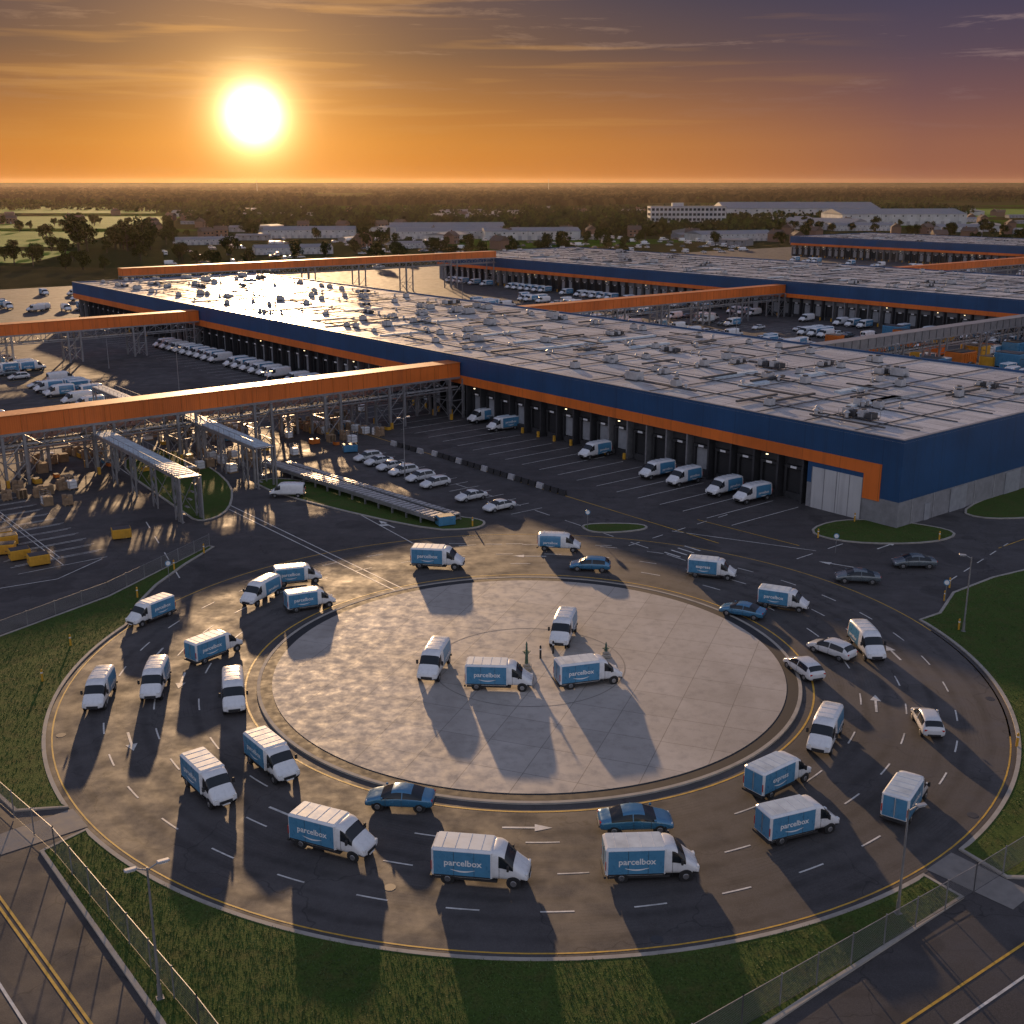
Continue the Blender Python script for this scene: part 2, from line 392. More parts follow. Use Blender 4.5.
bays((-24.5,177),(.6,-.8),14,2.9,5.2)
bays((-72,150),(.62,-.78),12,2.8,5,double=True)
bays((-84,166),(.62,-.78),18,2.8,5,double=True)
bays((-60,118),(-.62,.78),9,2.8,5)
line(wm,(-60,170),(-44,146),.14,'white_line'); line(wm,(-47.5,126),(-50,119),.14,'white_line'); line(wm,(-50,119),(-56,115.4),.14,'white_line')
for v0 in(-48,-72,-96):
    bays(uv(118,v0),(U.x,U.y),40,3.4,6,ym,True,'yellow_line')
for v0 in(95,125,150): bays(uv(-80,v0),(U.x,U.y),100,3.4,6,double=True)
dl=Vector((-21.9+31.3,49.8-60.7,0)).normalized()
for off,mb_,mt in((0,ym,'yellow_line'),(-.35,ym,'yellow_line')):
    s=Vector((-dl.y,dl.x,0))*off; line(mb_,Vector((-31.3,60.7,0))-dl*60+s,Vector((-21.9,49.8,0))+dl*40+s,.16,mt)
s=Vector((-dl.y,dl.x,0))*-2.6; line(wm,Vector((-31.3,60.7,0))-dl*60+s,Vector((-21.9,49.8,0))+dl*40+s,.16,'white_line')
dr=Vector((8.9,6.4,0)).normalized(); s=Vector((-dr.y,dr.x,0))
line(ym,Vector((20.4,49.8,0))-dr*30,Vector((29.3,56.2,0))+dr*60,.16,'yellow_line')
line(wm,Vector((20.4,49.8,0))-dr*30-s*1.6,Vector((29.3,56.2,0))+dr*60-s*1.6,.16,'white_line')
wm.obj('road_marking'); ym.obj('yellow_road_marking')
# ---------------------------------------------------------------- vehicles
def loft(stn,matfn,levels=1):
    vs=[];fs=[];ms=[];keys=[]
    for (x,zb,zbelt,zr,hb,hw,hr) in stn:
        e=min(.07,(zr-zbelt)*.3)
        half=[(hb,zb),(hw,zb+.45*(zbelt-zb)),(hw*.985,zbelt),(hr+.02,zr-e),(hr-.12,zr)]
        pts=[(-y,z) for y,z in half]+[(y,z) for y,z in reversed(half)]
        vs+=[(x,y,z) for y,z in pts]
    n=10
    for i in range(len(stn)-1):
        for k in range(n):
            a=i*n+k;b=i*n+(k+1)%n; fs.append((a,b,b+n,a+n)); seg=k if k<=4 else 8-k
            ms.append(matfn(i,9 if k==9 else seg))
    fs.append(tuple(range(n-1,-1,-1))); ms.append(matfn(0,10)); l=(len(stn)-1)*n
    fs.append(tuple(range(l,l+n))); ms.append(matfn(len(stn)-2,11))
    mats=sorted(set(ms)); me=bpy.data.meshes.new('t'); me.from_pydata(vs,[],fs)
    me.polygons.foreach_set('material_index',[mats.index(x) for x in ms])
    o=bpy.data.objects.new('t',me); COL.objects.link(o)
    if levels:
        md=o.modifiers.new('s','SUBSURF'); md.levels=levels
    bpy.context.view_layer.update()
    ev=o.evaluated_get(bpy.context.evaluated_depsgraph_get()); m2=ev.to_mesh()
    V_=[v.co.copy() for v in m2.vertices]; F_=[tuple(p.vertices) for p in m2.polygons]; K_=[mats[p.material_index] for p in m2.polygons]
    ev.to_mesh_clear(); bpy.data.objects.remove(o); bpy.data.meshes.remove(me)
    return V_,F_,K_
def wheels(mb,xs,y,r=.34,w=.24):
    for x in xs:
        for sgn in(-1,1):
            mb.cyl((x,sgn*(y-.10),r+.04),(x,sgn*(y+.008),r+.04),r+.09,r+.09,20,'plastic')
            mb.cyl((x,sgn*(y-w+.03),r),(x,sgn*(y+.03),r),r,r,20,'tyre')
            mb.cyl((x,sgn*(y+.02),r),(x,sgn*(y+.045),r),r*.6,r*.5,12,'hub',False)
TXT={}
def textgeo(body,size):
    k=(body,size)
    if k in TXT: return TXT[k]
    cu=bpy.data.curves.new('t','FONT'); cu.body=body; cu.size=size; cu.align_x='CENTER'; cu.align_y='CENTER'; cu.offset=.012; cu.resolution_u=2
    o=bpy.data.objects.new('t',cu); COL.objects.link(o); bpy.context.view_layer.update()
    ev=o.evaluated_get(bpy.context.evaluated_depsgraph_get()); me=ev.to_mesh()
    r=([v.co.copy() for v in me.vertices],[tuple(p.vertices) for p in me.polygons]); ev.to_mesh_clear(); bpy.data.objects.remove(o)
    TXT[k]=r; return r
def sidetext(mb,body,size,x,y,z):
    vs,fs=textgeo(body,size)
    for sgn in(-1,1):
        T=Matrix.Translation((x,sgn*y,z))@Matrix.Rotation(math.pi if sgn>0 else 0,4,'Z')@Matrix.Rotation(math.pi/2,4,'X')
        mb.add(vs,fs,'letter',T=T)
        pts=[];m_=10
        for i in range(m_+1):
            t=i/m_; xx=(t-.5)*size*2.6; zz=-size*.75-.22*size*math.sin(math.pi*t)
            w=.07*size*math.sin(math.pi*t)+.01; pts+=[(xx,zz-w,0),(xx,zz+w,0)]
        mb.add(pts,[(2*i,2*i+1,2*i+3,2*i+2) for i in range(m_)],'letter',T=T)
def high_van(body='parcelbox',blue='vblue'):
    mb=MB(); H_=2.42
    st=[(.55,.42,1.3,2.30,.92,1.0,.93),(.8,.4,1.3,2.41,.93,1.01,.94),(1.2,.4,1.28,2.38,.93,1.01,.93),(1.5,.4,1.26,2.24,.92,1.0,.88),
        (2.1,.4,1.22,1.52,.92,1.0,.86),(2.55,.38,1.08,1.22,.9,.98,.8),(2.9,.38,.85,.98,.86,.95,.72),(3.0,.42,.72,.8,.8,.88,.6)]
    def mf(i,s):
        if s in(3,4) and i==3: return 'glass'
        if s==2 and i in(2,3): return 'glass' 
        if s==9: return 'plastic'
        if s==0 and i>=5: return 'plastic'
        return 'vwhite'
    v,f,k=loft(st,mf,1); mb.add(v,f,k,True)
    mb.cbox(-2.95,.85,-1.02,1.02,.44,H_,'vwhite',.13)
    for s in(-1,1):
        y0,y1=(1.02,1.026) if s>0 else (-1.026,-1.02)
        mb.box(-2.8,.70,y0,y1,.58,H_-.16,blue)
        mb.box(-2.8,.70,min(y0*1.008,y1*1.008),max(y0*1.008,y1*1.008),.58,.66,'plastic')
        for x in(-1.55,-.3): mb.box(x-.012,x+.012,s*1.027-.004,s*1.027+.004,.66,H_-.16,'steeldk')
        mb.box(1.22,1.24,s*1.006-.004,s*1.006+.004,.5,2.1,'plastic')
    mb.box(-2.78,.68,-.86,.86,H_+.002,H_+.01,'vtop')
    for x in(-2.3,-1.5,-.7,.1): mb.box(x-.02,x+.02,-.86,.86,H_+.01,H_+.025,'vwhite')
    mb.box(-2.965,-2.952,-.86,-.02,.62,H_-.2,blue); mb.box(-2.965,-2.952,.02,.86,.62,H_-.2,blue)
    mb.box(-2.98,-2.965,-.06,-.03,.8,2.1,'steel'); mb.box(-2.98,-2.965,.03,.06,.8,2.1,'steel')
    mb.box(-3.05,-2.9,-.98,.98,.34,.5,'plastic')
    mb.box(-2.97,-2.95,-.97,-.89,.9,1.5,'taillamp'); mb.box(-2.97,-2.95,.89,.97,.9,1.5,'taillamp')
    mb.box(-2.8,1.1,-.93,.93,.3,.45,'plastic')
    sidetext(mb,body,.58,-1.0,1.034,1.5)
    wheels(mb,(-1.95,2.1),.98,.35)
    for s in(-1,1):
        mb.cbox(1.72,1.86,s*1.18-.1,s*1.18+.1,1.3,1.68,'plastic',.03); mb.beam((1.8,s*.95,1.4),(1.8,s*1.15,1.45),.04,'plastic')
        mb.cbox(2.78,2.96,s*.72-.16,s*.72+.16,.78,1.0,'lampglass',.03)
    mb.box(2.95,3.02,-.5,.5,.52,.74,'plastic'); mb.box(2.98,3.03,-.3,.3,.4,.5,'letter')
    return mb.mesh('delivery_van')
def panel_van(side='vblue',text=True):
    mb=MB()
    st=[(-2.97,.5,1.3,2.3,.86,.93,.8),(-2.85,.42,1.32,2.42,.92,1.0,.9),(-1.2,.4,1.34,2.5,.93,1.01,.91),(.5,.4,1.34,2.5,.93,1.01,.91),(1.1,.4,1.34,2.42,.93,1.0,.88),(1.4,.4,1.32,2.3,.93,1.0,.85),
        (2.1,.4,1.25,1.5,.92,1.0,.86),(2.6,.38,1.08,1.22,.9,.98,.8),(2.9,.38,.85,.98,.86,.95,.72),(2.98,.42,.72,.8,.8,.88,.6)]
    def mf(i,s):
        if s in(3,4) and i==5: return 'glass'
        if s==2 and i in(4,5): return 'glass'
        if s==9: return 'plastic'
        if s==0 and i>=6: return 'plastic'
        if s in(0,1,2) and i in(1,2): return side
        return 'vwhite'
    v,f,k=loft(st,mf,1); mb.add(v,f,k,True)
    mb.box(-2.99,-2.96,-.7,-.08,1.5,2.1,'glass'); mb.box(-2.99,-2.96,.08,.7,1.5,2.1,'glass')
    mb.box(-3.06,-2.9,-.95,.95,.36,.55,'plastic')
    for s in(-1,1): 
        mb.box(-2.99,-2.94,s*.85-.05,s*.85+.05,1.0,1.5,'taillamp')
        mb.cbox(1.6,1.75,s*1.16-.1,s*1.16+.1,1.38,1.78,'plastic',.03)
        mb.cbox(2.76,2.94,s*.72-.15,s*.72+.15,.78,1.02,'lampglass',.03)
    mb.box(2.93,3.0,-.5,.5,.5,.74,'plastic')
    for x in(-2.2,-1.2,-.2,.6): mb.box(x-.03,x+.03,-.7,.7,2.47,2.5,'vtop')
    if text: sidetext(mb,'parcelbox',.5,-1.1,1.03,1.25)
    wheels(mb,(-1.95,2.05),.96,.35)
    return mb.mesh('delivery_van')
def sedan(col,wagon=False):
    mb=MB()
    st=[(-2.3,.36,.78,.86,.7,.8,.6),(-2.15,.24,.9,1.0 if not wagon else 1.1,.8,.88,.68)]
    if wagon: st+=[(-1.75,.2,.94,1.5,.82,.9,.62),(-1.0,.2,.95,1.58,.82,.91,.64)]
    else: st+=[(-1.6,.2,.94,1.05,.82,.9,.7),(-.85,.2,.95,1.4,.82,.91,.62)]
    st+=[(-.1,.2,.95,1.47 if not wagon else 1.6,.82,.91,.63),(.45,.2,.94,1.43 if not wagon else 1.54,.82,.91,.62),(1.2,.2,.9,1.02,.82,.9,.72),(1.85,.2,.78,.88,.8,.88,.7),(2.2,.24,.62,.72,.76,.83,.62),(2.32,.3,.52,.58,.68,.74,.5)]
    def mf(i,s):
        if s==9: return 'plastic'
        if i==(1 if wagon else 2) and s in(3,4): return 'glass'
        if i==5 and s in(3,4): return 'glass'
        if s==2 and 2<=i<=5: return 'glass'
        return col
    v,f,k=loft(st,mf,2); mb.add(v,f,k,True)
    for s in(-1,1):
        mb.beam((-.25,s*.895,.93),(-.25,s*.68,1.36 if not wagon else 1.5),.05,col)
        mb.cbox(1.0,1.15,s*1.0-.08,s*1.0+.08,.95,1.1,col,.03)
        mb.cbox(1.98,2.2,s*.6-.14,s*.6+.14,.58,.7,'lampglass',.02)
        mb.cbox(-2.26,-2.12,s*.62-.14,s*.62+.14,.75,.9,'taillamp',.02)
        mb.box(-.22,-.2,s*.905-.004,s*.905+.004,.35,.9,'plastic'); mb.box(.85,.87,s*.905-.004,s*.905+.004,.35,.88,'plastic')
    mb.box(2.2,2.29,-.4,.4,.33,.5,'plastic'); mb.box(-2.3,-2.24,-.5,.5,.38,.52,'plastic')
    wheels(mb,(-1.4,1.4),.86,.32,.22)
    return mb.mesh('car')
ME={'T':high_van(),'T2':high_van('express'),'P':panel_van(),'W':panel_van('vwhite',False),'B':sedan('cblue'),'C':sedan('cwhite',True),'G':sedan('cgrey'),'S':sedan('cwhite'),'E':sedan('cblue',True)}
NM={'T':'delivery_van','T2':'delivery_van','P':'delivery_van','W':'white_van','B':'blue_car','C':'white_car','G':'grey_car','S':'white_car','E':'blue_car'}
def veh(k,x,y,deg,s=1.0,z=.034):
    return place(ME[k],NM[k],(x,y,z),math.radians(deg),s)
for k,x,y,d,s in [('T',-36,106.8,238,.85),('T',-27.4,97.8,52,.9),('P',-26.2,112.5,247,.9),('T',-23.3,117.8,18,.85),('T',-20.7,110.2,25,.85),
 ('P',-34.7,88.4,276,.9),('P',-30.6,90.4,277,.92),('P',-23.3,87.9,284,.95),('T',-21.6,73.1,308,.95),('T',-17.8,76.5,308,.95),('T',-11.7,66.1,336,.97),
 ('B',-7.8,71.4,175,1.05),('T',-1.9,62.8,352,1.02),('B',8.3,68.5,3,1.1),('T',8.7,63.2,3,1.0),('T',19.1,67.9,22,.95),('T2',19.2,74.1,38,.93),('T',27.4,71.1,56,.93),
 ('P',24.4,80.9,244,.95),('C',33.2,83.3,84,1),('P',32.9,98.7,273,.95),('C',29.5,98.0,130,1),('C',25.9,93.8,108,1),('B',23.2,107.9,152,1),('T',27.8,110.2,335,.85),
 ('T2',22.1,119.8,342,.88),('G',37.7,118.1,172,1.05),('G',45.6,123.2,178,1.05),('E',8.8,122.1,172,1),('P',5.6,129.4,350,.85),('T',-8.4,123.2,352,1)]:
    veh(k,x,y,d,s)
for k,x,y,d in [('P',-6.9,94.0,260),('T',-1.1,90.8,356),('T',6.6,91.6,16),('P',4.9,101.6,258)]: veh(k,x,y,d,.97,.165)
hd=math.degrees(ANGV)+180
for x,y,k in [(-5.3,204.9,'P'),(-1.6,197.9,'T'),(13.2,177.3,'P'),(21.5,164.5,'P'),(24.9,160.4,'P'),(29.7,154.8,'P'),(32.9,151.2,'P')]:
    veh(k,x,y,hd+R.uniform(-4,4),1.0,.024)
for x,y in [(-21.6,175.9),(-19.6,173.2),(-17.4,170),(-15.2,166.9),(-12.4,163.3),(-10,159.8),(-4.6,152.7),(-.7,147.7)]:
    veh(R.choice('SSC'),x-1,y-1,hd+R.uniform(-3,3)+R.choice((0,180)),1,.024)
veh('W',-31.1,153.2,180,.8,.11)
us=[118+3.4*i+1.7 for i in range(40)]
for u in [128+4.2*i for i in range(22)]:
    if R.random()<.85: p=uv(u,-5.5); veh(R.choice('PWWT'),p.x,p.y,hd+R.uniform(-2,2),1,.024)
for v0 in(-48,-72,-96):
    for u in us:
        for sgn in(-1,1):
            if R.random()<(.42 if v0>-90 else .3):
                p=uv(u,v0+3*sgn); veh(R.choice(['W','P','T','S','C','G','W']),p.x,p.y,hd+(180 if sgn>0 else 0)+R.uniform(-2,2),1,.024)
for v0 in(95,125,150):
    for i in range(100):
        for sgn in(-1,1):
            if R.random()<.42:
                p=uv(-80+3.4*i+1.7,v0+3*sgn); veh(R.choice(['W','P','T','S','C','G','W','T']),p.x,p.y,hd+(180 if sgn>0 else 0)+R.uniform(-2,2),1,.024)
for u in [-60+4.2*i for i in range(95)]:
    for vv in(70,174):
        if R.random()<.6: p=uv(u,vv); veh(R.choice('WTTP'),p.x,p.y,hd+(180 if vv==70 else 0),1.0,.024)
for v0 in(285,320,360,400):
    for i in range(110):
        if R.random()<.4: p=uv(-60+3.6*i,v0); veh(R.choice('WTPSW'),p.x,p.y,hd,1.1,.024)
for i in range(60):
    p=uv(R.uniform(310,400),R.uniform(-120,40)); veh(R.choice('WSCGT'),p.x,p.y,R.choice((hd,hd+90)),1,.024)
# ---------------------------------------------------------------- warehouses
def hvac_mesh(kind):
    mb=MB()
    if kind==0:
        mb.cbox(-1.6,1.6,-1.1,1.1,.25,1.9,'hvac',.05); mb.box(-1.7,1.7,-1.2,1.2,0,.25,'hvacdk')
        for x in(-.8,.8): mb.cyl((x,0,1.9),(x,0,2.15),.62,.6,16,'hvacdk'); 
        mb.box(-1.3,-.2,-1.12,-1.1,.6,1.6,'hvacdk'); mb.box(.2,1.3,-1.12,-1.1,.6,1.6,'hvacdk'); mb.box(1.6,2.6,-.4,.4,.5,1.2,'hvac')
        mb.box(-2.4,-1.6,-.3,.3,.3,.9,'hvac'); mb.beam((-2.4,.6,.3),(2.8,.6,.3),.12,'hvacdk')
    elif kind==1:
        mb.cbox(-.8,.8,-.8,.8,.2,1.5,'hvac',.05); mb.cyl((0,0,1.5),(0,0,1.75),.55,.55,14,'hvacdk'); mb.box(-.9,.9,-.9,.9,0,.2,'hvacdk')
        mb.box(-.5,.5,-.82,-.8,.4,1.2,'hvacdk')
    elif kind==2:
        mb.cyl((0,0,0),(0,0,1.0),.3,.3,12,'hvac'); mb.cyl((0,0,1.0),(0,0,1.35),.55,.15,12,'hvac'); mb.box(-.45,.45,-.45,.45,0,.2,'hvacdk')
    else:
        mb.box(-3.2,3.2,-1.3,1.3,.3,.42,'steeldk')
        for x in(-3,-1,1,3):
            for y in(-1.1,1.1): mb.box(x-.06,x+.06,y-.06,y+.06,0,.3,'steeldk')
        for i,x in enumerate((-2.4,-.8,.8,2.3)):
            mb.cbox(x-.6,x+.6,-.9,.9,.42,1.3+.3*(i%2),'hvac' if i%2 else 'steeldk',.04); mb.cyl((x,0,1.3+.3*(i%2)),(x,0,1.42+.3*(i%2)),.45,.45,12,'hvacdk')
        for x in(-3.2,3.2): mb.beam((x,-1.3,.42),(x,-1.3,1.4),.06,'steel'); mb.beam((x,1.3,.42),(x,1.3,1.4),.06,'steel')
        mb.beam((-3.2,-1.3,1.4),(3.2,-1.3,1.4),.06,'steel')
    return mb.mesh('rooftop_unit')
HV=[hvac_mesh(i) for i in range(4)]
def warehouse(u0,u1,v0,v1,h=11,detail=True,units=90):
    mb=MB(); mb.T=LM
    rec=14 if detail else 0
    mb.box(u0,u1,v0,v1,6.2,h,'blue')
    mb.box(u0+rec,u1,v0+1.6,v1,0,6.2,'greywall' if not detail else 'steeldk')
    if detail:
        mb.box(u0,u0+rec,v0,v1,3.4,6.2,'blue'); mb.box(u0+.02,u0+rec,v0+.02,v1-.02,0,3.4,'greywall')
        mb.box(u0+5.4,u0+13.2,v0-.06,v0,0,5.6,'white_clad')
        for k in range(5): mb.box(u0+5.4+1.95*k-.05,u0+5.4+1.95*k+.05,v0-.09,v0-.06,0,5.6,'greywall')
        mb.box(u0+2.8,u0+5.3,v0-.12,v0,3.0,7.8,'orange')
        mb.box(u0+5.3,u1-.5,v0-.12,v0,6.25,7.8,'orange')
        for k in range(12): mb.box(u0-.05,u0,v0+3+5*k,v0+3.1+5*k,0,3.4,'hvac')
        mb.box(u0-.08,u0,v0+12,v0+16,0,3.2,'door'); mb.box(u0-.08,u0,v0+26,v0+30,0,3.2,'door')
        mb.box(u0-.1,u0,v0+6,v0+7.2,0,2.2,'door')
    else:
        mb.box(u0+.5,u1-.5,v0-.12,v0,6.25,7.5,'orange')
    u=u0+rec+1
    while u<u1-4:
        mb.box(u-.15,u+.15,v0+.2,v0+1.6,0,6.2,'steeldk' if int(u)%4 else 'steel')
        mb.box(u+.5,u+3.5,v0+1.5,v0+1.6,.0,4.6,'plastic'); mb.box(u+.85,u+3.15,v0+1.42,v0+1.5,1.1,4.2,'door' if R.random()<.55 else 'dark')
        mb.box(u+.5,u+.85,v0+1.0,v0+1.5,.9,4.4,'plastic'); mb.box(u+3.15,u+3.5,v0+1.0,v0+1.5,.9,4.4,'plastic'); mb.box(u+.5,u+3.5,v0+.9,v0+1.5,4.4,4.8,'plastic')
        mb.box(u+1.5,u+2.5,v0+.88,v0+.9,4.45,4.75,'letter')
        mb.box(u+.7,u+3.3,v0+1.1,v0+1.6,0,1.0,'steeldk')
        if R.random()<.18: mb.box(u+1.85,u+2.15,v0+.3,v0+.45,5.72,5.82,'lit')
        if R.random()<.5: mb.box(u-.2,u+.2,v0-.4,v0-.1,0,1.0,'yellow')
        u+=4.2
    mb.box(u0,u1,v0,v1,h,h+.01,'roof')
    for (a,b,c,d) in((u0,u1,v0,v0+.35),(u0,u1,v1-.35,v1),(u0,u0+.35,v0+.35,v1-.35),(u1-.35,u1,v0+.35,v1-.35)): mb.box(a,b,c,d,h+.01,h+.35,'blue')
    mb.box(u0-.04,u1,v0-.06,v0+.4,h+.35,h+.42,'steel'); mb.box(u0-.04,u0+.4,v0+.4,v1,h+.35,h+.42,'steel')
    v=v0+8
    while v<v1-4:
        mb.box(u0+3,u1-3,v,v+.18,h+.01,h+.14,'hvacdk'); 
        mb.box(u0+3,u1-3,v+.7,v+.78,h+.25,h+.33,'steel')
        v+=R.choice((9,11,13))
    u=u0+8
    while u<u1-5:
        mb.box(u,u+.16,v0+1,v1-1,h+.15,h+.27,'hvacdk'); 
        for q in range(2):
            if R.random()<.5: 
                a=v0+3+R.random()*(v1-v0-24); mb.box(u+2,u+3.2,a,a+R.uniform(6,18),h+.01,h+.3,'vtop' if R.random()<.6 else 'hvac')
            if R.random()<.6:
                a=v0+3+R.random()*(v1-v0-14); b=u+R.uniform(1,6); mb.box(b,b+R.uniform(.3,.6),a,a+R.uniform(3,10),h+.3,h+.6,'hvacdk')
            if R.random()<.4:
                a=v0+3+R.random()*(v1-v0-10); b=u+R.uniform(-3,4); mb.box(b,b+R.uniform(4,12) if b+12<u1 else b+1,a,a+.3,h+.35,h+.55,'hvacdk')
        u+=R.choice((8,10,13))
    o=mb.obj('warehouse')
    rows=[v0+ (v1-v0)*f for f in(.12,.26,.4,.55,.7,.86)]
    for i in range(units):
        vv=R.choice(rows)+R.gauss(0,1.0); uu=R.uniform(u0+4,u1-4); k=R.choice((0,1,1,1,2,2,2,2,2,3))
        if R.random()<.65: uu=round(uu/14)*14+R.gauss(0,1.5); uu=min(max(uu,u0+4),u1-4)
        place(HV[k],'rooftop_unit',uv(uu,vv,h+.02),ANGU+R.choice((0,math.pi/2)),R.uniform(.5,.85))
    return o
warehouse(0,301,0,64,units=300)
warehouse(-150,354,180,262,detail=False,units=260)
warehouse(-120,360,440,520,detail=False,units=50)
warehouse(-420,-170,300,400,detail=False,units=30)
# ---------------------------------------------------------------- bridges
def bridge(u,v0,v1,z0=7.6,z1=10.1,w=3.6,col='orange',name='conveyor_bridge',step=13):
    mb=MB(); mb.T=LM
    a,b=u-w/2,u+w/2
    mb.box(a,b,v0,v1,z0,z1,col); mb.box(a-.15,b+.15,v0,v1,z1,z1+.12,'steel' if col!='orange' else 'orangep')
    mb.box(a-.1,b+.1,v0,v1,z0-.35,z0,'steel')
    v=v0
    while v<v1:
        mb.box(a-.06,a,v,v+.12,z0,z1,'orangep' if col=='orange' else 'steeldk'); mb.box(b,b+.06,v,v+.12,z0,z1,'orangep'if col=='orange' else 'steeldk'); v+=3
    zt=z0-2.3
    for s in(a,b):
        mb.beam((s,v0,zt),(s,v1,zt),.2,'steel'); v=v0;k=0
        while v<v1-3:
            mb.beam((s,v,zt if k%2 else z0-.3),(s,v+3,z0-.3 if k%2 else zt),.13,'steel'); mb.beam((s,v,zt),(s,v,z0-.3),.12,'steel'); v+=3;k+=1
    for q,mt in((.8,'hvac'),(1.6,'steel'),(2.4,'steeldk')): mb.cyl((a+q,v0,zt+.3),(a+q,v1,zt+.3),.16,.16,8,mt)
    v=v0+4
    while v<v1:
        for s in(a-.6,b+.6):
            mb.box(s-.2,s+.2,v-.2,v+.2,0,z0-.3,'steel'); mb.box(s-.2,s+.2,v+2.8,v+3.2,0,z0-.3,'steel')
            mb.beam((s,v,.3),(s,v+3,3.4),.12,'steel'); mb.beam((s,v+3,.3),(s,v,3.4),.12,'steel'); mb.beam((s,v,3.4),(s,v+3,6.6),.12,'steel'); mb.beam((s,v,3.4),(s,v+3,3.4),.14,'steel')
        mb.box(a-.6,b+.6,v-.15,v+.15,z0-.6,z0-.36,'steel'); mb.beam((a-.6,v,3.4),(b+.6,v,3.4),.14,'steel'); mb.beam((a-.6,v,.3),(b+.6,v,3.4),.1,'steel')
        if step==13: mb.box(a-1.2,a-.8,v-.2,v+.2,0,1.1,'yellow'); mb.box(b+.8,b+1.2,v-.2,v+.2,0,1.1,'yellow')
        v+=step
    return mb.obj(name)
bridge(93.8,-150,-.2); bridge(207,-150,-.2,step=16); bridge(161,64.2,179.8,step=18); bridge(312,20,179.8,11.6,14,step=22)
bridge(182,262,440,step=25); bridge(71,64.2,179.8,7,9,3,'steel','pipe_bridge',18)
bridge(99.5,-150,-.2,5.5,6.1,2.2,'steel','pipe_bridge',14)
def gantry(p0,p1,h,w,name='conveyor_gantry',step=8,low=False):
    p0=Vector((*p0,0));p1=Vector((*p1,0)); d=p1-p0; Ln=d.length; ang=math.atan2(d.y,d.x); mb=MB()
    mb.box(0,Ln,-w/2,-w/2+.15,h-.5,h,'steel'); mb.box(0,Ln,w/2-.15,w/2,h-.5,h,'steel')
    x=0
    while x<Ln-.3:
        mb.box(x,x+.5,-w/2+.16,w/2-.16,h-.12,h+.06,'vtop' if not low else 'hvac'); x+=.95
    mb.box(0,Ln,-w/2+.3,w/2-.3,h-.45,h-.2,'steeldk')
    x=.3
    while x<=Ln+.1:
        for s in(-w/2,w/2):
            mb.box(x-.1,x+.1,s-.1,s+.1,0,h-.5,'steel')
            if not low and x+1.8<Ln+1: 
                mb.box(x+1.5,x+1.7,s-.1,s+.1,0,h-.5,'steel')
                for q in range(3): mb.beam((x,s,q*h/3.3+.1),(x+1.6,s,(q+1)*h/3.3),.08,'steel'); mb.beam((x+1.6,s,q*h/3.3+.1),(x,s,(q+1)*h/3.3),.08,'steel')
        mb.box(x-.08,x+.08,-w/2,w/2,h-.75,h-.5,'steel')
        if not low: mb.beam((x,-w/2,.2),(x,w/2,h-.8),.08,'steel'); mb.beam((x,w/2,.2),(x,-w/2,h-.8),.08,'steel')
        x+=step if not low else 3
    if not low:
        for q in range(6): mb.box(Ln-.1,Ln+.9,-w/2+q*.4,-w/2+q*.4+.35,q*.95,q*.95+.1,'steel')
        for s in(-w/2,w/2): mb.box(Ln-.2,Ln+.05,s-.14,s+.14,0,h,'steel'); mb.box(Ln+.85,Ln+1.05,s-.1,s+.1,0,h,'steel')
        mb.box(Ln-.2,Ln+1.05,-w/2,w/2,h-.1,h,'steel')
        for s in(-w/2,w/2):
            mb.beam((0,s,h+.9),(Ln,s,h+.9),.05,'steel')
            x=0
            while x<Ln: mb.beam((x,s,h),(x,s,h+.9),.04,'steel'); x+=2
    return mb.obj(name,p0,ang)
gantry((-61.8,168.7),(-41.6,142.0),6,2.8); gantry((-57,188),(-35.4,158.7),6,2.8)
gantry((-37.7,170),(-9.1,139.4),1.3,2.2,'roller_conveyor',low=True); gantry((-34.2,170),(-7.1,141.5),1.0,1.2,'roller_conveyor',low=True)
gantry((-78,214),(-58,188),5,2.4)
# ---------------------------------------------------------------- smaller site objects
def barrier(p0,p1):
    p0=Vector((*p0,0));p1=Vector((*p1,0)); n=int((p1-p0).length/1.6); mb=MB(); d=(p1-p0)/n; ang=math.atan2(d.y,d.x)
    for i in range(n):
        T=Matrix.Translation(p0+d*i)@Matrix.Rotation(ang,4,'Z'); m='plastic' if i%4 else 'hvac'
        mb.add([(0,-.3,.02),(1.3,-.3,.02),(1.3,.3,.02),(0,.3,.02),(0,-.12,.8),(1.3,-.12,.8),(1.3,.12,.8),(0,.12,.8)],[(0,1,5,4),(1,2,6,5),(2,3,7,6),(3,0,4,7),(4,5,6,7)],m,T=T)
    mb.obj('traffic_barrier')
barrier((-12.7,178.6),(7.7,153.6)); barrier((-20,186),(-14,179))
def container(col):
    mb=MB(); mb.cbox(-1.4,1.4,-1,1,.2,1.6,col,.04)
    for k in range(7): mb.box(-1.3+.42*k,-1.2+.42*k,-1.06,1.06,.25,1.5,col)
    mb.box(-1.3,1.3,-.9,.9,1.6,1.66,'steeldk'); mb.box(-1.3,-1.1,-1,1,.02,.2,'steeldk'); mb.box(1.1,1.3,-1,1,.02,.2,'steeldk')
    for s in(-1,1): mb.beam((-1.45,s*.9,1.2),(-1.75,s*.9,1.2),.06,'steeldk')
    return mb.mesh('skip_container')
SK={'y':container('yellow'),'o':container('orangep'),'b':container('vblue')}
def skip(k,x,y,a,s=1): return place(SK[k],'skip_container',(x,y,.02),a,s)
